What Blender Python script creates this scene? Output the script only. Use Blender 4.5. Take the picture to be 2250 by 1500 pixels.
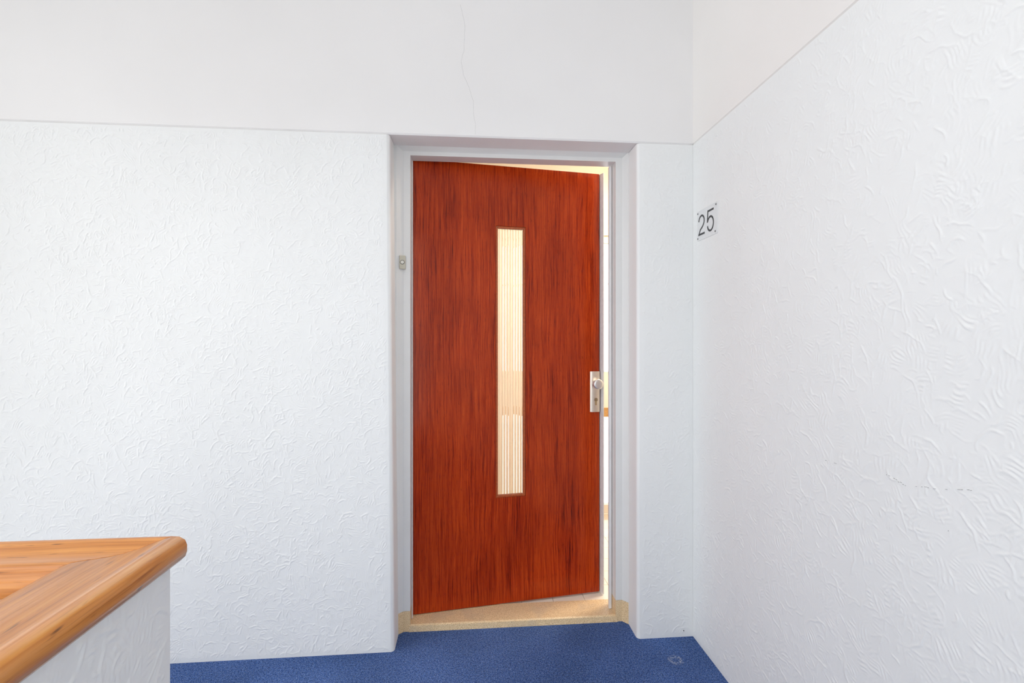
import bpy, bmesh, math, random
import numpy as np
from mathutils import Vector, Matrix
random.seed(7)
for o in list(bpy.data.objects): bpy.data.objects.remove(o)
SC = bpy.context.scene
COL = SC.collection

# ------------------------------------------------------------------ camera
CAM_H, YAW, FPX = 1.24, 0.08706, 1110.15
cam = bpy.data.cameras.new('camera'); cam.sensor_width = 36; cam.lens = FPX / 2250 * 36
cam.clip_start = 0.02
camo = bpy.data.objects.new('camera', cam); COL.objects.link(camo)
camo.location = (0, 0, CAM_H); camo.rotation_euler = (math.pi / 2, 0, -YAW)
SC.camera = camo

# ------------------------------------------------------------------ light, exposure
SC.view_settings.view_transform = 'Standard'; SC.view_settings.look = 'None'
SC.view_settings.gamma = 1; SC.view_settings.use_curve_mapping = False
SC.view_settings.exposure = 0.0
W = bpy.data.worlds.new('world'); SC.world = W; W.use_nodes = True
bg = W.node_tree.nodes['Background']
bg.inputs[0].default_value = (0.985, 0.993, 1.0, 1); bg.inputs[1].default_value = 2.2

def portal(loc, rot, sx, sy):
    l = bpy.data.lights.new('daylight_portal', 'AREA'); l.shape = 'RECTANGLE'; l.size = sx; l.size_y = sy
    l.cycles.is_portal = True
    o = bpy.data.objects.new('daylight_portal', l); COL.objects.link(o); o.location = loc; o.rotation_euler = rot
    return o
# room extents
XL, XR, YB, YF, ZC = -2.05, 0.944, 2.053, -2.2, 2.80      # left wall, right wall, back wall (door), front wall, ceiling
WL = (-1.9, 2.02, -1.2, 2.74)      # left window: y0,y1,z0,z1
WF = (-1.9, 0.86, 0.05, 2.72)      # front window: x0,x1,z0,z1
HALL = (-1.1, 1.62, 2.30, 3.50, 2.50)
WS = (-1.90, 0.20, -1.8, 1.10)    # added unseen roof light over the stairwell: x0,x1,y0,y1
GD = (0.72, 1.52, 0.08, 1.94)      # glazed balcony door opening of the hall: x0,x1,z0,z1
portal((XL - .08, (WL[0] + WL[1]) / 2, (WL[2] + WL[3]) / 2), (0, -math.pi / 2, 0), WL[3] - WL[2], WL[1] - WL[0])
portal(((WF[0] + WF[1]) / 2, YF - .10, (WF[2] + WF[3]) / 2), (math.pi / 2, 0, 0), WF[1] - WF[0], WF[3] - WF[2])
portal(((GD[0] + GD[1]) / 2, HALL[3] + .10, (GD[2] + GD[3]) / 2), (-math.pi / 2, 0, 0), GD[1] - GD[0], GD[3] - GD[2])

portal(((WS[0] + WS[1]) / 2, (WS[2] + WS[3]) / 2, ZC + .12), (0, 0, 0), WS[1] - WS[0], WS[3] - WS[2])

# ------------------------------------------------------------------ material helpers
class NT:
    def __init__(s, name):
        s.m = bpy.data.materials.new(name); s.m.use_nodes = True
        s.t = s.m.node_tree; s.b = s.t.nodes['Principled BSDF']
    def n(s, typ, **kw):
        nd = s.t.nodes.new(typ)
        for k, v in kw.items():
            if k in nd.inputs.keys(): s.put(nd.inputs[k], v)
            else: setattr(nd, k, v)
        return nd
    def put(s, sock, v):
        if isinstance(v, bpy.types.NodeSocket): s.t.links.new(v, sock)
        else: sock.default_value = v
    def coord(s):
        return s.n('ShaderNodeTexCoord').outputs['Object']
    def math(s, op, a, b=None, clamp=False):
        nd = s.t.nodes.new('ShaderNodeMath'); nd.operation = op; nd.use_clamp = clamp
        s.put(nd.inputs[0], a)
        if b is not None: s.put(nd.inputs[1], b)
        return nd.outputs[0]
    def vec(s, op, a, b=None):
        nd = s.t.nodes.new('ShaderNodeVectorMath'); nd.operation = op
        s.put(nd.inputs[0], a)
        if b is not None: s.put(nd.inputs[3 if op == 'SCALE' else 1], b)
        return nd.outputs[1] if op in ('LENGTH', 'DISTANCE') else nd.outputs[0]
    def noise(s, vec, scale, detail=2, rough=.5, dist=0, out='Fac'):
        nd = s.t.nodes.new('ShaderNodeTexNoise')
        s.put(nd.inputs['Vector'], vec); nd.inputs['Scale'].default_value = scale
        nd.inputs['Detail'].default_value = detail; nd.inputs['Roughness'].default_value = rough
        nd.inputs['Distortion'].default_value = dist
        return nd.outputs[0] if out == 'Fac' else nd.outputs[1]
    def ramp(s, fac, stops, interp='LINEAR'):
        nd = s.t.nodes.new('ShaderNodeValToRGB'); nd.color_ramp.interpolation = interp
        el = nd.color_ramp.elements
        while len(el) < len(stops): el.new(.5)
        for e, (p, c) in zip(el, stops):
            e.position = p; e.color = (c, c, c, 1) if isinstance(c, (int, float)) else (*c, 1)
        s.put(nd.inputs[0], fac)
        return nd.outputs[0]
    def mix(s, fac, a, b, typ='MIX'):
        nd = s.t.nodes.new('ShaderNodeMixRGB'); nd.blend_type = typ
        s.put(nd.inputs[0], fac)
        for i, v in ((1, a), (2, b)):
            s.put(nd.inputs[i], v if isinstance(v, bpy.types.NodeSocket) else (*v, 1))
        return nd.outputs[0]
    def bump(s, height, strength=.5, dist=.003):
        nd = s.t.nodes.new('ShaderNodeBump'); s.put(nd.inputs['Height'], height)
        nd.inputs['Strength'].default_value = strength; nd.inputs['Distance'].default_value = dist
        s.t.links.new(nd.outputs[0], s.b.inputs['Normal'])
    def set(s, **kw):
        for k, v in kw.items():
            k = k.replace('_', ' ')
            sock = s.b.inputs[k]
            if k == 'Base Color' and not isinstance(v, bpy.types.NodeSocket): v = (*v, 1)
            s.put(sock, v)
        return s.m

def plain(name, col, rough=.5, metal=0, var=.06, scale=40, bump=0):
    t = NT(name); c = t.coord()
    n = t.noise(c, scale, 3)
    f = t.ramp(n, [(.3, 1 - var), (.7, 1.0)])
    t.set(Base_Color=t.mix(1, col, f, 'MULTIPLY'), Roughness=rough, Metallic=metal)
    if bump: t.bump(t.noise(c, scale * 5, 2), bump, .001)
    return t.m

def smooth_paint(name, col, bump=.12):
    t = NT(name); c = t.coord()
    v = t.ramp(t.noise(c, 2.5, 2), [(.3, .975), (.7, 1.0)])
    t.set(Base_Color=t.mix(1, col, v, 'MULTIPLY'), Roughness=.7)
    t.b.inputs['Specular IOR Level'].default_value = .3
    if bump: t.bump(t.noise(c, 60, 2), bump, .001)
    return t.m

def mahogany():
    t = NT('mahogany_veneer'); c = t.coord()
    sx = t.t.nodes.new('ShaderNodeSeparateXYZ'); t.put(sx.inputs[0], c)
    def cv(x, y, z):
        n = t.t.nodes.new('ShaderNodeCombineXYZ')
        for i, q in enumerate((x, y, z)): t.put(n.inputs[i], q)
        return n.outputs[0]
    x, z = sx.outputs[0], sx.outputs[2]
    wob = t.noise(cv(t.math('MULTIPLY', x, 5), 0.0, t.math('MULTIPLY', z, 2.2)), 1, 2)
    fine = t.noise(cv(t.math('MULTIPLY', x, 40), 3.0, t.math('MULTIPLY', z, 22)), 1, 1)
    xw = t.math('ADD', t.math('ADD', x, t.math('MULTIPLY', wob, .030)), t.math('MULTIPLY', fine, .0035))
    band = t.noise(cv(t.math('MULTIPLY', xw, 14), 0.0, t.math('MULTIPLY', z, .8)), 1, 3)
    st = t.noise(cv(t.math('MULTIPLY', xw, 185), 5.0, t.math('MULTIPLY', z, 3.6)), 1, 3, .6)
    hair = t.noise(cv(t.math('MULTIPLY', xw, 330), 9.0, t.math('MULTIPLY', z, 12)), 1, 2, .6)
    pore = t.noise(cv(t.math('MULTIPLY', xw, 420), 2.0, t.math('MULTIPLY', z, 34)), 1, 1)
    blot = t.noise(cv(t.math('MULTIPLY', x, 5), 8.0, t.math('MULTIPLY', z, 3.2)), 1, 3)
    f = t.math('ADD', t.math('MULTIPLY', st, .55), t.math('MULTIPLY', hair, .25))
    f = t.math('ADD', f, t.math('MULTIPLY', band, .20))
    col = t.ramp(f, [(.36, (.115, .007, .0008)), (.445, (.33, .025, .0024)), (.54, (.48, .050, .0048)), (.68, (.60, .080, .009))])
    col = t.mix(t.ramp(blot, [(.40, .25), (.58, 0.0)]), col, t.mix(1, col, (.52, .42, .38), 'MULTIPLY'))
    col = t.mix(t.ramp(pore, [(.62, 0.0), (.74, .6)]), col, (.06, .006, .002))
    t.set(Base_Color=col, Roughness=.33)
    t.b.inputs['Coat Weight'].default_value = .28; t.b.inputs['Coat Roughness'].default_value = .14
    t.b.inputs['Specular IOR Level'].default_value = .08
    t.bump(t.math('ADD', st, pore), .12, .0006)
    return t.m

def rail_wood(name, axis):
    t = NT(name); c = t.coord()
    sx = t.t.nodes.new('ShaderNodeSeparateXYZ'); t.put(sx.inputs[0], c)
    a, b, z = (sx.outputs[0], sx.outputs[1], sx.outputs[2]) if axis == 'X' else (sx.outputs[1], sx.outputs[0], sx.outputs[2])
    def cv(la, lb):
        n = t.t.nodes.new('ShaderNodeCombineXYZ')
        t.put(n.inputs[0], t.math('MULTIPLY', a, la)); t.put(n.inputs[1], t.math('MULTIPLY', bw, lb)); t.put(n.inputs[2], t.math('MULTIPLY', zw, lb))
        return n.outputs[0]
    n0 = t.noise(c, 3.5, 2); bw = t.math('ADD', b, t.math('MULTIPLY', n0, .016)); zw = t.math('ADD', z, t.math('MULTIPLY', n0, .012))
    g = t.noise(cv(2.0, 75), 1, 3, .6)
    fi = t.noise(cv(9, 330), 1, 2, .6)
    br = t.noise(cv(1.6, 14), 1, 3)
    kn = t.noise(cv(22, 120), 1, 1)
    f = t.math('ADD', t.math('ADD', t.math('MULTIPLY', g, .5), t.math('MULTIPLY', fi, .2)), t.math('MULTIPLY', br, .3))
    col = t.ramp(f, [(.34, (.33, .095, .014)), (.45, (.54, .195, .034)), (.55, (.66, .27, .058)), (.68, (.74, .36, .10))])
    col = t.mix(t.ramp(t.noise(cv(5, 190), 1, 3, .65), [(.56, 0.0), (.72, .55)]), col, (.22, .055, .010))
    col = t.mix(t.ramp(kn, [(.68, 0.0), (.76, .8)]), col, (.09, .03, .008))
    t.set(Base_Color=col, Roughness=.30)
    t.b.inputs['Coat Weight'].default_value = .6; t.b.inputs['Coat Roughness'].default_value = .22
    t.bump(t.math('ADD', g, t.math('MULTIPLY', fi, .5)), .25, .0006)
    return t.m

def carpet():
    t = NT('blue_ribbed_carpet'); c = t.coord()
    n = t.noise(c, 330, 2, .7); n1 = t.noise(c, 120, 2, .6)
    big = t.noise(c, 3.5, 3); mid = t.noise(c, 14, 3)
    base = t.ramp(n1, [(.32, (.022, .058, .185)), (.52, (.045, .105, .32)), (.70, (.085, .17, .45))])
    col = t.mix(t.ramp(n, [(.52, 0.0), (.66, .75)]), base, (.40, .52, .76))
    col = t.mix(t.ramp(n, [(.28, .7), (.42, 0.0)]), col, (.010, .022, .075))
    col = t.mix(1, col, t.ramp(big, [(.35, .80), (.65, 1.06)]), 'MULTIPLY')
    # pale trodden specks and one dried ring stain
    sp = t.ramp(t.noise(c, 60, 2), [(.715, 0.0), (.75, .5)])
    sp = t.math('MULTIPLY', sp, t.ramp(mid, [(.5, 0.0), (.65, 1.0)]))
    col = t.mix(sp, col, (.42, .48, .60))
    d = t.vec('DISTANCE', t.vec('MULTIPLY', c, (1, 1, 0)), (0.806, 1.905, 0))
    ring = t.math('SUBTRACT', 1.0, t.math('MULTIPLY', t.math('ABSOLUTE', t.math('SUBTRACT', d, .020)), 75), True)
    ring = t.math('MULTIPLY', ring, t.ramp(t.noise(c, 130, 2), [(.45, 0.0), (.58, .75)]))
    col = t.mix(ring, col, (.45, .50, .60))
    t.set(Base_Color=col, Roughness=.95)
    t.b.inputs['Specular IOR Level'].default_value = .1
    t.bump(t.math('ADD', n, n1), .9, .004)
    return t.m

def terrazzo():
    t = NT('beige_terrazzo'); c = t.coord()
    n = t.noise(c, 330, 2, .6); g = t.noise(c, 9, 3); f2 = t.noise(c, 620, 1)
    col = t.ramp(n, [(.34, (.54, .36, .18)), (.48, (.80, .59, .34)), (.62, (.90, .72, .47))])
    col = t.mix(t.ramp(f2, [(.62, 0.0), (.72, .6)]), col, (.16, .11, .07))
    col = t.mix(t.ramp(g, [(.5, 0.0), (.72, .45)]), col, (.45, .40, .33))
    t.set(Base_Color=col, Roughness=.45)
    t.bump(n, .15, .001)
    return t.m

def clear_pane():
    t = NT('clear_window_glass'); t.t.nodes.remove(t.b)
    tr = t.t.nodes.new('ShaderNodeBsdfTransparent'); gl = t.t.nodes.new('ShaderNodeBsdfGlossy')
    gl.inputs['Roughness'].default_value = .02
    fr = t.t.nodes.new('ShaderNodeFresnel'); fr.inputs[0].default_value = 1.18
    mx = t.t.nodes.new('ShaderNodeMixShader'); o = t.t.nodes['Material Output']
    t.put(mx.inputs[0], fr.outputs[0]); t.put(mx.inputs[1], tr.outputs[0]); t.put(mx.inputs[2], gl.outputs[0])
    t.put(o.inputs[0], mx.outputs[0]); return t.m

def reeded_glass():
    t = NT('reeded_glass'); t.set(Base_Color=(.99, .97, .93), Roughness=.03)
    t.b.inputs['Transmission Weight'].default_value = 1; t.b.inputs['IOR'].default_value = 1.45
    return t.m

M = dict(
    stucco=smooth_paint('white_stucco', (.845, .858, .853), 0),
    paint=smooth_paint('white_smooth_paint', (.845, .838, .832)), paint_r=smooth_paint('cream_white_smooth_paint', (.87, .85, .825)),
    ceil=smooth_paint('ceiling_paint', (.85, .845, .84)),
    frame=plain('grey_white_gloss_paint', (.77, .775, .765), .35, 0, .03, 8),
    seal=plain('white_seal_strip', (.80, .79, .785), .4, 0, .05, 30),
    lip=plain('worn_white_edge_paint', (.80, .765, .755), .4, 0, .10, 60),
    mah=mahogany(), mah2=plain('bare_brown_edge_wood', (.22, .055, .018), .5, 0, .35, 90),
    bead=plain('orange_brown_bead_wood', (.50, .095, .016), .4, 0, .35, 120),
    railx=rail_wood('honey_wood_rail_x', 'X'), raily=rail_wood('honey_wood_rail_y', 'Y'),
    carpet=carpet(), terr=terrazzo(), pane=clear_pane(), reed=reeded_glass(),
    alu=plain('champagne_aluminium', (.80, .73, .64), .34, 1, .05, 200),
    alu2=plain('brushed_steel', (.80, .79, .78), .42, 1, .05, 200),
    brass=plain('dull_brass', (.55, .43, .27), .3, 1, .1, 200),
    dark=plain('black_void', (.012, .012, .012), .7),
    beige=plain('ivory_plastic', (.56, .54, .44), .4, 0, .05, 60),
    ivory=plain('pale_button_plastic', (.74, .73, .66), .35, 0, .04, 60),
    sign=plain('pale_sign_plastic', (.76, .775, .78), .22, 0, .03, 30),
    ink=plain('black_engraved_paint', (.018, .018, .02), .35, 0, .2, 200),
    screw=plain('grey_screw_metal', (.22, .22, .22), .4, .8, .2, 300),
    crack=plain('crack_grey', (.60, .60, .60), .9, 0, .3, 120),
    scuff=plain('grey_scuff', (.36, .36, .37), .9, 0, .3, 300),
    cream=smooth_paint('cream_hall_paint', (.88, .82, .73)),
    tile=plain('cream_floor_tile', (.90, .84, .73), .3, 0, .05, 12),
    grout=plain('tile_grout', (.70, .61, .49), .8, 0, .1, 60),
    white=plain('white_window_paint', (.85, .85, .85), .4, 0, .03, 10),
    oak=plain('amber_wood', (.60, .34, .12), .4, 0, .2, 60),
)

# ------------------------------------------------------------------ mesh helpers
def tag(o, label=None, cat=None, group=None, kind=None):
    if label: o['label'] = label
    if cat: o['category'] = cat
    if group: o['group'] = group
    if kind: o['kind'] = kind
    return o
def finish(name, bm, mat, parent=None, smooth=False, bevel=0, segs=2):
    bmesh.ops.recalc_face_normals(bm, faces=bm.faces)
    me = bpy.data.meshes.new(name); bm.to_mesh(me); bm.free()
    me.materials.append(mat)
    o = bpy.data.objects.new(name, me); COL.objects.link(o)
    if smooth:
        for p in me.polygons: p.use_smooth = True
    if bevel:
        b = o.modifiers.new('bevel', 'BEVEL'); b.width = bevel; b.segments = segs; b.limit_method = 'ANGLE'; b.angle_limit = .7
        for p in me.polygons: p.use_smooth = True
        w = o.modifiers.new('wn', 'WEIGHTED_NORMAL'); w.keep_sharp = True
    if parent: o.parent = parent
    return o
def empty(name, loc, rz=0):
    o = bpy.data.objects.new(name, None); COL.objects.link(o); o.location = loc; o.rotation_euler = (0, 0, rz)
    o.empty_display_size = .1
    return o
def box(bm, x0, x1, y0, y1, z0, z1):
    v = [bm.verts.new((x, y, z)) for x in (x0, x1) for y in (y0, y1) for z in (z0, z1)]
    for f in ((0, 1, 3, 2), (4, 6, 7, 5), (0, 4, 5, 1), (2, 3, 7, 6), (0, 2, 6, 4), (1, 5, 7, 3)):
        bm.faces.new([v[i] for i in f])
def prism(bm, pts, lo, hi, axis='Z', hi_pts=None):
    """polygon swept along an axis; pts are (x,y) for Z, (y,z) for X, (x,z) for Y; hi_pts: other outline at the far end"""
    def P(p, h):
        return (p[0], p[1], h) if axis == 'Z' else (h, p[0], p[1]) if axis == 'X' else (p[0], h, p[1])
    a = [bm.verts.new(P(p, lo)) for p in pts]; b = [bm.verts.new(P(p, hi)) for p in (hi_pts or pts)]
    bm.faces.new(a); bm.faces.new(b[::-1]); n = len(pts)
    for i in range(n): bm.faces.new((a[i], a[(i + 1) % n], b[(i + 1) % n], b[i]))
def holed(bm, axis, t0, t1, a0, a1, b0, b1, h):
    """wall slab with one rectangular hole; axis = thickness axis, a,b the two others, h = (ha0,ha1,hb0,hb1)"""
    A = [a0, h[0], h[1], a1]; B = [b0, h[2], h[3], b1]
    def P(a, b, t):
        return (t, a, b) if axis == 'X' else (a, t, b) if axis == 'Y' else (a, b, t)
    V = {}
    for i in range(4):
        for j in range(4):
            for k, t in enumerate((t0, t1)): V[i, j, k] = bm.verts.new(P(A[i], B[j], t))
    for i in range(3):
        for j in range(3):
            if i == 1 and j == 1: continue
            for k in (0, 1): bm.faces.new([V[i, j, k], V[i + 1, j, k], V[i + 1, j + 1, k], V[i, j + 1, k]])
    for i in range(3):
        for j in (0, 3): bm.faces.new([V[i, j, 0], V[i + 1, j, 0], V[i + 1, j, 1], V[i, j, 1]])
        for j in (0, 3): bm.faces.new([V[j, i, 0], V[j, i + 1, 0], V[j, i + 1, 1], V[j, i, 1]])
    for j in (1, 2):
        bm.faces.new([V[1, j, 0], V[2, j, 0], V[2, j, 1], V[1, j, 1]])
        bm.faces.new([V[j, 1, 0], V[j, 2, 0], V[j, 2, 1], V[j, 1, 1]])
def cyl(bm, c, r, lo, hi, axis='Y', n=40, r2=None):
    pts = [(c[0] + r * math.cos(2 * math.pi * i / n), c[1] + r * math.sin(2 * math.pi * i / n)) for i in range(n)]
    p2 = None if r2 is None else [(c[0] + r2 * math.cos(2 * math.pi * i / n), c[1] + r2 * math.sin(2 * math.pi * i / n)) for i in range(n)]
    prism(bm, pts, lo, hi, axis, p2)
def lathe(bm, prof, n=48):
    """profile (r, y) revolved about the Y axis"""
    rings = []
    for r, y in prof:
        rings.append([bm.verts.new((r * math.cos(2 * math.pi * i / n), y, r * math.sin(2 * math.pi * i / n))) for i in range(n)] if r > 1e-6 else [bm.verts.new((0, y, 0))])
    for a, b in zip(rings, rings[1:]):
        for i in range(n):
            j = (i + 1) % n
            if len(a) == 1: bm.faces.new((a[0], b[i], b[j]))
            elif len(b) == 1: bm.faces.new((a[i], a[j], b[0]))
            else: bm.faces.new((a[i], a[j], b[j], b[i]))
def ribbon(bm, pts, w, to3, depth):
    """flat stroke of width w along 2-D points, mapped by to3(a,b,h), extruded 0..depth"""
    L, R = [], []
    for i, p in enumerate(pts):
        a = Vector(pts[max(i - 1, 0)]); b = Vector(pts[min(i + 1, len(pts) - 1)]); d = (b - a).normalized()
        n = Vector((-d.y, d.x)) * w / 2; p = Vector(p)
        L.append(p + n); R.append(p - n)
    rows = [[bm.verts.new(to3(q[i].x, q[i].y, h)) for i in range(len(pts))] for q in (L, R) for h in (0, depth)]
    l0, l1, r0, r1 = rows
    for i in range(len(pts) - 1):
        for s, t in ((l0, l1), (l1, r1), (r1, r0), (r0, l0)):
            bm.faces.new((s[i], s[i + 1], t[i + 1], t[i]))
    for i in (0, -1): bm.faces.new((l0[i], l1[i], r1[i], r0[i]))
def ray_dir(u, v):
    x = (u - 1125) / FPX; z = -(v - 750) / FPX; c, s = math.cos(YAW), math.sin(YAW)
    return Vector((x * c + s, -x * s + c, z))

def trowel_field(w, h, step, seed, amp, size=1.0, lips=4200):
    """height field (metres) of hand-trowelled plaster: overlapping arc strokes of fine ridges, then crinkly lips"""
    rg = np.random.default_rng(seed); nx, nz = int(w / step) + 1, int(h / step) + 1
    H = np.zeros((nz, nx))
    def window(px, pz, ext, cx, cz):
        i0, i1 = max(0, int((px - ext) / step)), min(nx, int((px + ext) / step) + 2)
        j0, j1 = max(0, int((pz - ext) / step)), min(nz, int((pz + ext) / step) + 2)
        if i1 <= i0 or j1 <= j0: return None
        X, Z = np.meshgrid(np.arange(i0, i1) * step - cx, np.arange(j0, j1) * step - cz)
        return slice(j0, j1), slice(i0, i1), X, Z
    for _ in range(int(w * h / (.0016 * size * size) * 2.0)):
        R = rg.uniform(.02, .10) * size; span = rg.uniform(.5, 1.3); a0 = rg.uniform(0, 2 * np.pi)
        th = rg.uniform(.010, .026) * size; px, pz = rg.uniform(-.03, w + .03), rg.uniform(-.03, h + .03)
        cx, cz = px - R * np.cos(a0), pz - R * np.sin(a0)
        q = window(px, pz, R * span * .55 + th * 1.2, cx, cz)
        if q is None: continue
        sj, si, X, Z = q; ph = rg.uniform(0, 6.28, 4)
        r = np.hypot(X, Z) + .0016 * size * (np.sin(X * 150 / size + ph[0]) + np.sin(Z * 170 / size + ph[1])); an = np.angle(np.exp(1j * (np.arctan2(Z, X) - a0)))
        u = (r - R) / th; v = an / (span * .5)
        m = np.clip((1 - np.abs(u)) * 3.0, 0, 1) * np.clip((1 - np.abs(v)) * 3.0, 0, 1)
        k = rg.uniform(.0062, .0090) * size; am = rg.choice([.1, .45, .75, 1.0, 1.2])
        rid = (.5 + .5 * np.sin((r - R) * 2 * np.pi / k + ph[2] + .7 * np.sin(an * 7 + ph[3]))) ** 1.6
        rid = rid * (.6 + .4 * np.sin(an * 9 / span + ph[1]))
        H[sj, si] = H[sj, si] * (1 - m * .9) + m * am * rid
    dens = lambda x, z: .5 + .5 * math.sin(x * 9.1 + 2.3 * math.sin(z * 5.2 + seed)) * math.sin(z * 7.7 + 1.9 * math.sin(x * 4.1))
    for _ in range(int(w * h * lips / (size * size))):
        px, pz = rg.uniform(0, w), rg.uniform(0, h)
        if rg.random() > .35 + .65 * dens(px, pz): continue
        R = rg.uniform(.010, .10) * size; a0 = rg.normal(2.2, .9) if rg.random() < .6 else rg.uniform(0, 2 * np.pi)
        ln = rg.choice([.010, .016, .026, .045]) * rg.uniform(.8, 1.2) * size; span = min(1.8, ln / R); wd = rg.uniform(.0014, .0020)
        cx, cz = px - R * np.cos(a0), pz - R * np.sin(a0)
        q = window(px, pz, R * span * .6 + .008, cx, cz)
        if q is None: continue
        sj, si, X, Z = q; ph = rg.uniform(0, 6.28, 2)
        r = np.hypot(X, Z) + .0012 * np.sin(X * 210 + ph[0]) + .0012 * np.sin(Z * 190 + ph[1]); an = np.angle(np.exp(1j * (np.arctan2(Z, X) - a0)))
        lip = np.exp(-((r - R) / wd) ** 2) * np.clip((1 - np.abs(an / (span * .75))) * 2.2, 0, 1)
        H[sj, si] = np.maximum(H[sj, si], lip * rg.choice([.35, .55, .8, 1.2]))
    zz, xx = np.mgrid[0:nz, 0:nx] * step
    fade = np.clip(np.minimum(np.minimum(xx, w - xx), np.minimum(zz, h - zz)) / .018, 0, 1)
    low = .5 * np.sin(xx * 7.3 + 2 * np.sin(zz * 3.1)) * np.sin(zz * 6.1 + seed)
    return (H * amp + low * .0006 + .0008) * fade, xx, zz

def plaster_sheet(parent, w, h, step, seed, amp, place, size=1.0, lips=4200):
    H, xx, zz = trowel_field(w, h, step, seed, amp, size, lips)
    nz, nx = H.shape
    co = place(xx / w, zz / h, H).reshape(-1, 3)
    idx = np.arange(nz * nx).reshape(nz, nx)
    q = np.stack([idx[:-1, :-1], idx[:-1, 1:], idx[1:, 1:], idx[1:, :-1]], -1).reshape(-1)
    me = bpy.data.meshes.new('plaster_coat'); nf = len(q) // 4
    me.vertices.add(len(co)); me.vertices.foreach_set('co', co.astype(np.float32).reshape(-1))
    me.loops.add(len(q)); me.loops.foreach_set('vertex_index', q.astype(np.int32))
    me.polygons.add(nf); me.polygons.foreach_set('loop_start', np.arange(0, nf * 4, 4, dtype=np.int32))
    me.update(calc_edges=True)
    me.polygons.foreach_set('use_smooth', np.ones(nf, dtype=bool))
    me.materials.append(M['stucco']); o = bpy.data.objects.new('plaster_coat', me); COL.objects.link(o); o.parent = parent
    return o

# ------------------------------------------------------------------ the landing shell
ZJ = 2.068          # joint between stucco and smooth upper wall
OL_T, OL_B, OR = -.311, -.293, .703
YW = 2.30           # rear face of the apartment wall
def rounded(x_edge, x_far, sgn, r=.016, n=6):
    """plan outline of a wall end with a rounded front corner at x_edge"""
    pts = [(x_far, YW), (x_far, YB)]
    for i in range(n + 1):
        a = i / n * math.pi / 2
        pts.append((x_edge + sgn * (-r + r * math.sin(a)), YB + r - r * math.cos(a)))
    pts.append((x_edge, 2.166 if False else YW))
    return pts
bm = bmesh.new()
prism(bm, rounded(OL_B, XL, 1), 0, ZJ - .0016, 'Z', rounded(OL_T, XL, 1))
wb = finish('wall_back', bm, M['stucco'], None)
tag(wb, 'white trowelled stucco wall left of the red-brown door', 'wall', kind='structure')
bm = bmesh.new(); prism(bm, rounded(OR, XR, -1), 0, ZJ - .0016, 'Z')
tag(finish('wall_back_pier', bm, M['stucco'], None), 'narrow white stucco pier between the door recess and the right wall', 'wall', kind='structure')
bm = bmesh.new()
prism(bm, [(YB - .001, ZJ + .006), (YB + .004, ZJ), (YW, ZJ), (YW, ZC), (YB - .001, ZC)], XL, XR, 'X')
up = finish('wall_back_upper', bm, M['paint'])
tag(up, 'smooth painted upper wall and lintel above the door', 'wall', kind='structure')
bm = bmesh.new()
ck = [(-.0295, 2.60), (-.0112, 2.52), (-.0149, 2.418), (-.0277, 2.372), (-.0167, 2.317), (.0053, 2.266), (.0219, 2.2136), (.0237, 2.153), (.031, 2.116), (.0292, 2.078)]
fine = []
for (a, b), (c, d) in zip(ck, ck[1:]):
    for i in range(6): fine.append((a + (c - a) * i / 6 + random.uniform(-.0012, .0012), b + (d - b) * i / 6))
fine.append(ck[-1])
ribbon(bm, fine, .0007, lambda a, b, h: (a, YB - .001 - h, b), .0002)
finish('crack', bm, M['crack'], up)['label'] = 'hairline crack running up from the door head'

bm = bmesh.new(); box(bm, XR, XR + .2, YF - .2, YW, 0, ZJ - .0016)
wr = finish('wall_right', bm, M['stucco'])
tag(wr, 'white stucco side wall at the right carrying the number sign', 'wall', kind='structure')
bm = bmesh.new(); prism(bm, [(XR - .0008, ZJ + .005), (XR + .004, ZJ), (XR + .2, ZJ), (XR + .2, ZC), (XR - .0008, ZC)], YF - .2, YW, 'Y')
tag(finish('wall_right_upper', bm, M['paint_r']), 'smooth cream-white upper strip of the right wall', 'wall', kind='structure')
SXA = -1.86
def place_back(u, v, H):
    xe = OL_B + (OL_T - OL_B) * v - .012
    return np.stack([SXA + u * (xe - SXA), YB - .0002 - H, v * (ZJ - .0016)], -1)
plaster_sheet(wb, OL_B - SXA, ZJ, .0023, 3, .0016, place_back)
pier = bpy.data.objects['wall_back_pier']
plaster_sheet(pier, XR - OR - .012, ZJ, .0025, 5, .0013, lambda u, v, H: np.stack([OR + .012 + u * (XR - OR - .012), YB - .0002 - H, v * (ZJ - .0016)], -1), .8)
SYA = .50
plaster_sheet(wr, YB - SYA, ZJ, .0024, 11, .0013, lambda u, v, H: np.stack([XR - .0002 - H, SYA + u * (YB - SYA), v * (ZJ - .0016)], -1), 1.2, 4200)
# scuffs on the right wall and the pier
def on_right(u, v):
    r = ray_dir(u, v); k = (XR) / r.x; return (r.y * k, r.z * k + CAM_H)
bm = bmesh.new()
for path in ([(1944, 1040), (1965, 1050), (1990, 1066), (2020, 1068), (2060, 1073), (2120, 1076), (2148, 1077)], [(2085, 1165), (2095, 1161), (2103, 1168), (2112, 1167)], [(1826, 1440), (1836, 1452), (1842, 1456)], [(1815, 1010), (1830, 1016), (1842, 1018)]):
    P = [on_right(*q) for q in path]
    for (a, b), (c, d) in zip(P, P[1:]):
        n = max(2, int(math.hypot(c - a, d - b) / .006))
        for i in range(n):
            if random.random() < .45: continue
            s, e = i / n, (i + random.uniform(.3, .8)) / n
            j = random.uniform(-.0012, .0012)
            ribbon(bm, [(a + (c - a) * s, b + (d - b) * s + j), (a + (c - a) * e, b + (d - b) * e + j)], .0006, lambda y, z, h: (XR - .0016 - h, y, z), .0010)
finish('scuff_mark', bm, M['scuff'], wr)['label'] = 'faint broken grey scratch marks'
bm = bmesh.new(); cyl(bm, (.903, .026), .0022, YB - .0020, YB + .001, 'Y', 12)
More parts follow.
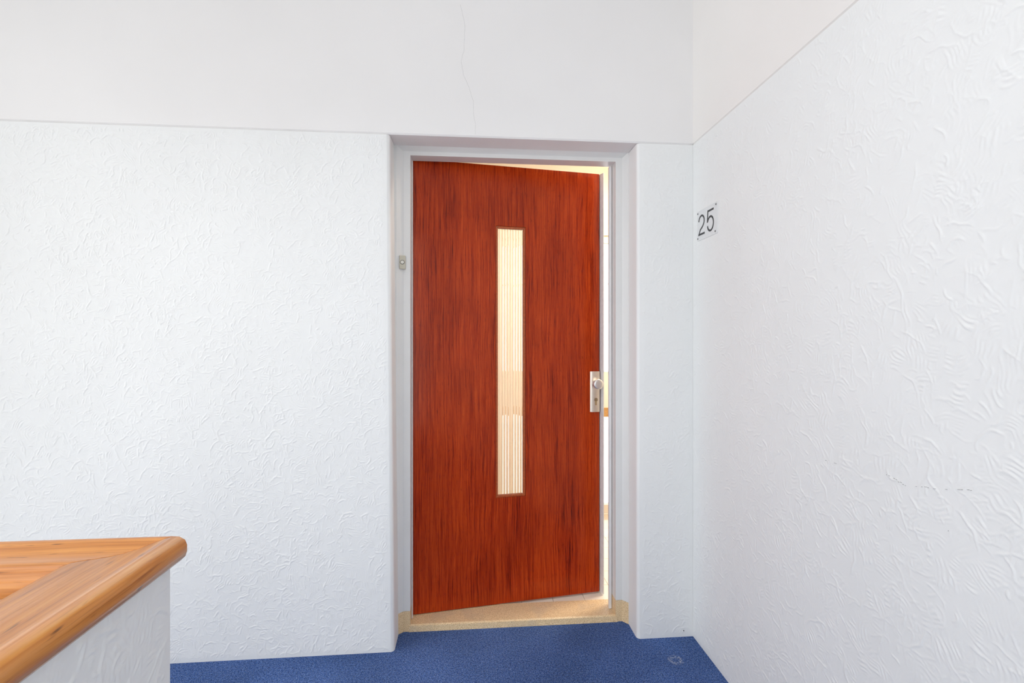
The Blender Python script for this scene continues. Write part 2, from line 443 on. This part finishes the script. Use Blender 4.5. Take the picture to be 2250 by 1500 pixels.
finish('nail_hole', bm, M['ink'], bpy.data.objects['wall_back_pier'])

# left wall (daylight window) and front wall behind the camera (window)
bm = bmesh.new(); holed(bm, 'X', XL - .2, XL, YF - .2, YW, -1.6, ZC, WL)
tag(finish('wall_left', bm, M['stucco']), 'white stairwell wall with the large window at the left', 'wall', kind='structure')
bm = bmesh.new(); holed(bm, 'Y', YF - .2, YF, XL, XR, -1.6, ZC, WF)
tag(finish('wall_front', bm, M['paint']), 'white wall with a window behind the viewer', 'wall', kind='structure')
bm = bmesh.new(); holed(bm, 'Z', ZC, ZC + .15, XL - .2, XR + .2, YF - .2, YW, WS)
tag(finish('ceiling', bm, M['ceil']), 'flat white ceiling over the landing', 'ceiling', kind='structure')
def window(name, axis, pos, a0, a1, z0, z1, label, nm=2):
    root = empty(name, (0, 0, 0)); tag(root, label, 'window', kind='structure')
    B = lambda bm, a, b, z, zz, t0=.0, t1=.06: box(bm, *((pos - t1, pos - t0, a, b) if axis == 'X' else (a, b, pos - t1, pos - t0)), z, zz)
    bm = bmesh.new()
    for (a, b, c, d) in ((a0, a0 + .06, z0, z1), (a1 - .06, a1, z0, z1), (a0 + .06, a1 - .06, z0, z0 + .06), (a0 + .06, a1 - .06, z1 - .06, z1)): B(bm, a, b, c, d)
    finish('window_frame', bm, M['white'], root)
    w = (a1 - a0 - .12) / nm
    for i in range(1, nm):
        bm = bmesh.new(); B(bm, a0 + .06 + w * i - .025, a0 + .06 + w * i + .025, z0 + .06, z1 - .06); finish('mullion', bm, M['white'], root)
    for i in range(nm):
        bm = bmesh.new(); B(bm, a0 + .06 + w * i + (.025 if i else 0), a0 + .06 + w * (i + 1) - (.025 if i < nm - 1 else 0), z0 + .06, z1 - .06, .028, .032); finish('pane', bm, M['pane'], root)
window('window_1', 'X', XL - .002, *WL, 'large white-framed stairwell window in the left wall', 3)
window('window_2', 'Y', YF - .06, *WF, 'white-framed window in the wall behind the viewer', 2)

rl = empty('added_roof_light', ((WS[0] + WS[1]) / 2, (WS[2] + WS[3]) / 2, ZC + .06)); tag(rl, 'unseen glazed roof light added over the stairwell to brighten the lower walls', 'roof light', kind='structure')  # unseen opening, added so daylight reaches the lower walls
hw, hd = (WS[1] - WS[0]) / 2, (WS[3] - WS[2]) / 2
bm = bmesh.new()
for (a, b, c, d) in ((-hw, -hw + .05, -hd, hd), (hw - .05, hw, -hd, hd), (-hw + .05, hw - .05, -hd, -hd + .05), (-hw + .05, hw - .05, hd - .05, hd)): box(bm, a, b, c, d, 0, .05)
finish('window_frame', bm, M['white'], rl)
bm = bmesh.new(); box(bm, -hw + .05, hw - .05, -.02, .02, 0, .05); finish('glazing_bar', bm, M['white'], rl)
for a, b in ((-hd + .05, -.02), (.02, hd - .05)):
    bm = bmesh.new(); box(bm, -hw + .05, hw - .05, a, b, .022, .027); finish('pane', bm, M['pane'], rl)

# carpeted landing around the stairwell opening
RX, RY = -.4475, .8525            # outer corner of the hand rail
PX, PY, TH = -.462, .833, .10   # outer corner and thickness of the half wall
outline = [(XL, PY - .075), (PX, PY - .075), (PX, YF), (XR, YF), (XR + .05, YB + .03), (OR + .03, YB + .03), (OR + .03, 2.19), (OL_B - .03, 2.19), (OL_B - .03, YB + .03), (XL, YB + .03)]
bm = bmesh.new(); prism(bm, outline, -.18, 0)
tag(finish('floor', bm, M['carpet']), 'worn blue flecked carpet of the landing', 'carpet', kind='structure')
bm = bmesh.new(); box(bm, XL, PX - TH, YF, PY - .075, -1.6, -1.5)  # out of view; pale stone chosen to bounce light upward
tag(finish('floor_lower', bm, M['terr']), 'unseen stone floor of the lower landing, made pale to bounce light up the stairwell', 'floor', kind='structure')
bm = bmesh.new()
prism(bm, [(PX, PY), (PX, YF), (PX - TH, YF), (PX - TH, PY)], -1.5, .8995)
wst = tag(finish('wall_stairwell', bm, M['stucco'], None, bevel=.004), 'low white stucco parapet under the wooden hand rail', 'parapet', kind='structure')

plaster_sheet(wst, PY - .05, .42, .0026, 21, .0014, lambda u, v, H: np.stack([PX + .0002 + H, .05 + u * (PY - .05 - .003), .479 + v * .42], -1))
# ------------------------------------------------------------------ hand rail
rail = empty('hand_rail', (RX - .06, RY - .06, .893))
tag(rail, 'honey-coloured varnished wooden hand rail with a mitred corner', 'handrail')
prof = [(.006, .893), (.0015, .898), (0, .905), (0, .915), (.002, .924), (.007, .9305), (.014, .9338), (.022, .9338), (.032, .9318), (.045, .9288), (.058, .9275), (.070, .9280), (.082, .9300),
        (.092, .9322), (.100, .9333), (.107, .9322), (.112, .9285), (.1145, .9240), (.1160, .9222), (.1205, .9215), (.1240, .9190), (.1255, .914), (.1255, .903), (.122, .896), (.117, .893)]
G = .0005
def rail_leg(axis):
    bm = bmesh.new(); rows = []
    ox, oy, oz = rail.location
    n = len(prof)
    for k in range(2):
        row = []
        for t, z in prof:
            r = .007 if t < .02 else 0
            if axis == 'X': p = (RX - t - G - (0 if k == 0 else 1.60 - t), RY - t, z)
            else: p = (RX - t, RY - t - G - (0 if k == 0 else 3.05 - t), z)
            row.append(bm.verts.new((p[0] - ox, p[1] - oy, p[2] - oz)))
        rows.append(row)
    for i in range(n):
        j = (i + 1) % n
        f = bm.faces.new((rows[0][i], rows[0][j], rows[1][j], rows[1][i])); f.smooth = True
    bm.faces.new(rows[0][::-1]); bm.faces.new(rows[1])
    o = finish('rail_section', bm, M['railx' if axis == 'X' else 'raily'], rail)
    for e in o.data.edges: pass
    m = o.modifiers.new('bevel', 'BEVEL'); m.width = .002; m.segments = 2; m.limit_method = 'ANGLE'; m.angle_limit = 1.0
    return o
rail_leg('X'); rail_leg('Y')
x = RX - .138  # unseen balusters, added in place of a solid parapet so light passes
while x > XL + .05:
    bm = bmesh.new(); cyl(bm, (x - rail.location.x, RY - .062 - rail.location.y), .007, -.893, .003, 'Z', 16)
    finish('added_baluster', bm, M['white'], rail)
    x -= .12

# ------------------------------------------------------------------ door frame (steel, painted) and threshold
trim = empty('trim_1', (.2, 2.19, 0)); tag(trim, 'grey-white painted door frame with stepped profile', 'door frame', kind='structure')
tx, ty = .2, 2.19
FY0, FY1, FYS = 2.166, 2.19, 2.257
ZH = 2.036
def jamb(side, z0, z1, name, mat):
    s = 1 if side == 'R' else -1
    if side == 'R': o, m, i, back = .700, .681, .652, .668
    else: o, m, i, back = -.300, -.2735, -.2455, -.262
    pts = [(o + s * .02, FY0), (o, FY0), (m, FY1), (i, FY1), (i, FYS), (back, FYS), (back, YW), (o + s * .02, YW)]
    top = [z1] * 8 if z1 < 1 else [ZJ, ZJ, 2.053, ZH, ZH, ZJ, ZJ, ZJ]
    bm = bmesh.new()
    a = [bm.verts.new((x - tx, y - ty, z0)) for x, y in pts]; b = [bm.verts.new((x - tx, y - ty, t)) for (x, y), t in zip(pts, top)]
    bm.faces.new(a); bm.faces.new(b[::-1])
    for k in range(8): bm.faces.new((a[k], a[(k + 1) % 8], b[(k + 1) % 8], b[k]))
    return finish(name, bm, mat, trim)
jamb('L', .088, ZJ, 'jamb', M['frame']); jamb('R', .094, ZJ, 'jamb', M['frame'])
jamb('L', 0, .0885, 'plinth', M['terr'])['label'] = 'beige terrazzo foot of the frame'
jamb('R', 0, .0945, 'plinth', M['terr'])['label'] = 'beige terrazzo foot of the frame'
bm = bmesh.new()
hp = [(FY0, ZJ, -.300, .700), (FY1, 2.053, -.2735, .681), (FY1, ZH, -.2455, .652), (FYS, ZH, -.2455, .652), (FYS, ZJ, -.300, .700)]
rows = [[], []]                     # head with mitred ends
for y, z, xa, xb in hp:
    for k, x in enumerate((xa, xb)): rows[k].append(bm.verts.new((x - tx, y - ty, z)))
for i in range(len(hp)):
    j = (i + 1) % len(hp); bm.faces.new((rows[0][i], rows[0][j], rows[1][j], rows[1][i]))
bm.faces.new(rows[0]); bm.faces.new(rows[1][::-1])
finish('frame_head', bm, M['frame'], trim)
bm = bmesh.new(); box(bm, .6365 - tx, .6500 - tx, 2.242 - ty, 2.2565 - ty, .0295, ZH - .004)
finish('seal_strip', bm, M['seal'], trim, bevel=.002)
bm = bmesh.new(); box(bm, -.2450 - tx, -.2405 - tx, 2.236 - ty, 2.2565 - ty, .0295, ZH - .004)
finish('seal_strip', bm, M['seal'], trim, bevel=.0015)

bm = bmesh.new(); prism(bm, [(2.186, 0), (2.328, 0), (2.328, .0265), (2.330, .028), (2.196, .028), (2.189, .024)], -.252, .660, 'X')
th = finish('door_threshold', bm, M['terr'], None)
tag(th, 'speckled beige terrazzo threshold step under the open door', 'threshold')

# ------------------------------------------------------------------ the door leaf
ANG = math.radians(8.689)
door = empty('door_1', (-.245, 2.2657, .03), ANG)
tag(door, 'open red-brown mahogany apartment door with a tall narrow glass slot', 'door', kind='structure')
DH = 2.02; TKN = .042
S0, S1 = .0035, .889
ho = (.3776, .5195, .4895, 1.7425)          # routed opening (leaf coordinates, z from the leaf bottom)
bm = bmesh.new(); holed(bm, 'Y', 0, TKN, S0, S1, .001, DH, ho)
finish('leaf', bm, M['mah'], door, bevel=.0012)
# glazing beads
bw = .0100
def bead(s0, s1, z0, z1, m):
    bm = bmesh.new()
    if m == 'L': prism(bm, [(s0, z0), (s1, z0 + bw), (s1, z1 - bw), (s0, z1)], .0015, .022, 'Y')
    if m == 'R': prism(bm, [(s0, z0 + bw), (s1, z0), (s1, z1), (s0, z1 - bw)], .0015, .022, 'Y')
    if m == 'B': prism(bm, [(s0, z0), (s1, z0), (s1 - bw, z1), (s0 + bw, z1)], .0015, .022, 'Y')
    if m == 'T': prism(bm, [(s0 + bw, z0), (s1 - bw, z0), (s1, z1), (s0, z1)], .0015, .022, 'Y')
    return finish('glazing_bead', bm, M['bead'], door, bevel=.0012)
e = .0006
bead(ho[0] + e, ho[0] + bw, ho[2] + e, ho[3] - e, 'L'); bead(ho[1] - bw, ho[1] - e, ho[2] + e, ho[3] - e, 'R')
bead(ho[0] + e, ho[1] - e, ho[2] + e, ho[2] + bw, 'B'); bead(ho[0] + e, ho[1] - e, ho[3] - bw, ho[3] - e, 'T')
# reeded glass: convex ribs towards the viewer
bm = bmesh.new(); g0, g1 = ho[0] + .004, ho[1] - .004; pitch = .0131; N = 120
pts = []
for i in range(N + 1):
    s = g0 + (g1 - g0) * i / N; u = ((s - g0) / pitch + .35) % 1.0
    pts.append((s, .0285 - .0034 * math.sqrt(max(0, 1 - (2 * u - 1) ** 2))))
pts += [(g1, .0320), (g0, .0320)]
prism(bm, pts, ho[2] + .004, ho[3] - .004)
finish('glass_pane', bm, M['reed'], door)['label'] = 'vertically reeded glass strip glowing cream'
# lock-edge lip (white) and bare edge strip
bm = bmesh.new(); prism(bm, [(.8925, .004), (.8995, -.0235), (.9030, -.0235), (.9030, TKN), (.8925, TKN)], -.004, DH)
finish('edge_lip', bm, M['lip'], door, bevel=.0008)['label'] = 'chipped white weather lip'
bm = bmesh.new(); prism(bm, [(.9032, .002), (.9085, .002), (.9085, TKN), (.9032, TKN)], .002, DH - .004)
finish('edge_strip', bm, M['mah2'], door)
bm = bmesh.new(); box(bm, S1 + .0002, .8924, .008, TKN, .001, DH)
finish('edge_groove', bm, M['mah2'], door)
# hinges on the left edge
for z in (.25, 1.0, 1.72):
    bm = bmesh.new(); cyl(bm, (-.001, .046), .006, z, z + .10, 'Z', 16)
    finish('hinge', bm, M['alu2'], door)
# lock plate with knob and cylinder
pl = bmesh.new(); a0, a1, z0, z1 = .8395, .8885, .871, 1.066
prism(pl, [(a0, 0), (a0 + .0005, -.004), (a0 + .009, -.0105), (a1 - .004, -.0105), (a1, -.007), (a1, 0)], z0, z1)
plate = finish('lock_plate', pl, M['alu'], door, bevel=.0006); plate['label'] = 'champagne metal security plate'
bm = bmesh.new()
lathe(bm, [(0, 0), (.0155, 0), (.0155, -.004), (.0105, -.008), (.0095, -.020), (.0115, -.026), (.0200, -.030), (.0232, -.033), (.0240, -.037), (.0238, -.0412), (.0228, -.0425), (.0150, -.0432), (.0, -.0434)])
kn = finish('knob', bm, M['alu2'], plate, smooth=True); kn.location = (.8637, -.0105, 1.0075); kn['label'] = 'round brushed steel knob'
bm = bmesh.new(); cc = (.8670, .930); R = .0085; w = .0050
out = []
for i in range(25):
    an = math.radians(-90 + 36 + (360 - 72) * i / 24); out.append((cc[0] + R * math.cos(an), cc[1] + R * math.sin(an)))
out += [(cc[0] - w, cc[1] - .022)] + [(cc[0] + w * math.cos(math.radians(180 + 180 * i / 8)), cc[1] - .022 + w * math.sin(math.radians(180 + 180 * i / 8))) for i in range(1, 8)] + [(cc[0] + w, cc[1] - .022)]
prism(bm, out, -.0112, -.010, 'Y')
cy = finish('lock_cylinder', bm, M['brass'], plate)
bm = bmesh.new()
ribbon(bm, [(cc[0] + R * .98 * math.cos(math.radians(-54 + 288 * i / 24)), cc[1] + R * .98 * math.sin(math.radians(-54 + 288 * i / 24))) for i in range(25)], .0011, lambda a, b, h: (a, -.0112 - h, b), .0004)
finish('cylinder_rim', bm, M['dark'], plate)
bm = bmesh.new(); box(bm, cc[0] - .0012, cc[0] + .0012, -.0118, -.011, cc[1] - .006, cc[1] + .005)
finish('keyhole', bm, M['dark'], plate)

# ------------------------------------------------------------------ bell push
bell = empty('door_bell', (-.2755, 2.1765, 1.576)); tag(bell, 'small ivory door bell push on the left door frame', 'doorbell')
bm = bmesh.new(); box(bm, -.0135, .0105, -.0055, .0130, -.0285, .0285)
finish('housing', bm, M['beige'], bell, bevel=.0016)
bm = bmesh.new(); cyl(bm, (-.0010, -.0005), .0092, -.0060, -.0050, 'Y', 32); finish('button_ring', bm, M['dark'], bell)
bm = bmesh.new(); cyl(bm, (-.0010, -.0005), .0074, -.0075, -.0050, 'Y', 32); finish('button', bm, M['ivory'], bell, bevel=.0006)

# ------------------------------------------------------------------ number sign
sg = empty('house_number_sign', (XR - .0005, 2.0045, 1.651)); tag(sg, 'small pale sign reading 25 screwed to the right wall', 'sign')
SWD, SHT = .169, .120
to = lambda a, b, h: (-.0035 - h, -a, b)
bm = bmesh.new()
c4 = .006; rp = []
for (cx, cz, a0) in ((SWD - c4, SHT - c4, 0), (c4, SHT - c4, 90), (c4, c4, 180), (SWD - c4, c4, 270)):
    for i in range(5): rp.append((-(cx + c4 * math.cos(math.radians(a0 + i * 22.5))), cz + c4 * math.sin(math.radians(a0 + i * 22.5))))
prism(bm, rp, -.0035, 0, 'X'); finish('panel', bm, M['sign'], sg, bevel=.0005)
def arc(cx, cy, rx, ry, d0, d1, n=18):
    return [(cx + rx * math.cos(math.radians(d0 + (d1 - d0) * i / n)), cy + ry * math.sin(math.radians(d0 + (d1 - d0) * i / n))) for i in range(n + 1)]
SW = .0078
bm = bmesh.new()
x0, x1, yb, yt = .0110, .0655, .0190, .1010
rx = (x1 - x0 - SW) / 2; cx = (x0 + x1) / 2; ry = .0225; cyy = yt - SW / 2 - ry
ribbon(bm, arc(cx, cyy, rx, ry, 178, -38) + [(cx + rx * .35, cyy - ry * 1.05), (cx - rx * .45, yb + .022), (x0 + SW * .62, yb + SW * .5)], SW, to, .0004)
ribbon(bm, [(x0, yb + SW / 2), (x1, yb + SW / 2)], SW, lambda a, b, h: to(a, b, h + .00005), .0004)
finish('digit', bm, M['ink'], sg)['label'] = 'black numeral 2'
bm = bmesh.new()
x0, x1, yt = .0850, .1415, .1040
cx = (x0 + x1) / 2; rx = (x1 - x0 - SW) / 2; ry = .0275; cyy = yb - .002 + SW / 2 + ry
ribbon(bm, arc(cx, cyy, rx, ry, -168, 150, 26) + [(x0 + SW * .5, cyy + .010)], SW, to, .0004)
ribbon(bm, [(x0 + SW * .45, cyy + .008), (x0 + SW * 1.0, yt - SW * .2)], SW, lambda a, b, h: to(a, b, h + .00005), .0004)
ribbon(bm, [(x0 + SW * .52, yt - SW / 2), (x1 - .002, yt - SW / 2)], SW, lambda a, b, h: to(a, b, h + .0001), .0004)
finish('digit', bm, M['ink'], sg)['label'] = 'black numeral 5'
for a, b in ((.0065, .111), (.158, .111), (.152, .010), (.0065, .009)):
    bm = bmesh.new(); cyl(bm, (-a, b), .0032, -.0050, -.0030, 'X', 16, .0038); finish('screw', bm, M['screw'], sg)

# ------------------------------------------------------------------ hall behind the door
hx0, hx1, hy0, hy1, hz = HALL
bm = bmesh.new(); holed(bm, 'Y', hy1, hy1 + .2, hx0 - .2, hx1 + .2, 0, hz, (GD[0] - .05, GD[1] + .05, .02, GD[3] + .05))
tag(finish('wall_hall_back', bm, M['cream']), 'cream far wall of the hall seen past the open door', 'wall', kind='structure')
for nm, a, b, lab in (('wall_hall_left', hx0 - .2, hx0, 'cream left wall of the hall behind the door'), ('wall_hall_right', hx1, hx1 + .2, 'cream right wall of the hall behind the door')):
    bm = bmesh.new(); box(bm, a, b, hy0 - (.0 if b < 0 else .0), hy1, 0, hz)
    tag(finish(nm, bm, M['cream']), lab, 'wall', kind='structure')
bm = bmesh.new(); box(bm, hx0 - .2, hx1 + .2, hy0, hy1 + .2, hz, hz + .15)
tag(finish('ceiling_hall', bm, M['cream']), 'cream ceiling of the hall behind the door', 'ceiling', kind='structure')
bm = bmesh.new()
box(bm, XR + .2, hx1 + .2, hy0 - .2, hy0, 0, hz)
tag(finish('wall_hall_front', bm, M['cream']), 'cream hall wall beside the entrance inside', 'wall', kind='structure')
bm = bmesh.new(); box(bm, hx0 - .2, hx1 + .2, 2.331, hy1 + .2, -.12, .016)
fl = finish('floor_hall', bm, M['grout']); tag(fl, 'cream tiled floor of the hall behind the door', 'floor', kind='structure')
ts = .15
me = None
ny = int((hy1 - 2.332) / ts) + 1; nx = int((hx1 - hx0) / ts) + 1
for i in range(nx):
    for j in range(ny):
        xa = hx0 + i * ts; ya = 2.333 + j * ts
        if ya + ts > hy1 or xa + ts > hx1: continue
        if me is None:
            bm = bmesh.new(); box(bm, .001, ts - .001, .001, ts - .001, .0161, .021)
            o = finish('tile', bm, M['tile'], fl); me = o.data
        else:
            o = bpy.data.objects.new('tile', me); COL.objects.link(o); o.parent = fl
        o.location = (xa, ya, 0)
# glazed balcony door at the far end of the hall
bd = empty('door_2', ((GD[0] + GD[1]) / 2, hy1 + .02, .02)); tag(bd, 'bright glazed inner door glimpsed through the gap beside the open door', 'door', kind='structure')
ox, oy, oz = bd.location
def bpart(name, x0, x1, z0, z1, mat, y0=0, y1=.05):
    bm = bmesh.new(); box(bm, x0 - ox, x1 - ox, y0, y1, z0 - oz, z1 - oz); return finish(name, bm, mat, bd)
f0, f1 = GD[0] - .049, GD[1] + .049
bpart('frame_post', f0, GD[0], .021, GD[3] + .049, M['cream']); bpart('frame_post', GD[1], f1, .021, GD[3] + .049, M['cream'])
bpart('frame_head', GD[0], GD[1], GD[3], GD[3] + .049, M['cream']); bpart('bottom_rail', GD[0], GD[1], .021, GD[2], M['cream'])
bpart('muntin', GD[0], GD[1], 1.648, 1.656, M['white'], .005, .04)
bpart('panel', GD[0], GD[1], .77, 1.024, M['cream']); bpart('mid_rail', GD[0], GD[1], .706, .77, M['oak'], -.012, .05)
for za, zb in ((1.656, GD[3]), (1.024, 1.648), (GD[2], .706)): bpart('pane', GD[0], GD[1], za, zb, M['pane'], .022, .026)
# warm ceiling lamp of the hall
lamp = empty('ceiling_lamp', (1.20, 2.62, hz)); tag(lamp, 'round warm ceiling lamp in the hall behind the door', 'lamp')
bm = bmesh.new(); cyl(bm, (0, 0), .16, -.03, 0, 'Z', 40); finish('base', bm, M['white'], lamp)
t = NT('warm_lamp_glass'); t.set(Base_Color=(1, .9, .75), Roughness=.4)
t.b.inputs['Emission Color'].default_value = (1, .78, .52, 1); t.b.inputs['Emission Strength'].default_value = 6
bm = bmesh.new(); cyl(bm, (0, 0), .15, -.07, -.0301, 'Z', 40); finish('diffuser', bm, t.m, lamp, bevel=.01)
l = bpy.data.lights.new('lamp_light', 'AREA'); l.shape = 'DISK'; l.size = .30; l.energy = 28; l.color = (1, .86, .69)
lo = bpy.data.objects.new('lamp_light', l); COL.objects.link(lo); lo.parent = lamp; lo.location = (0, 0, -.075)
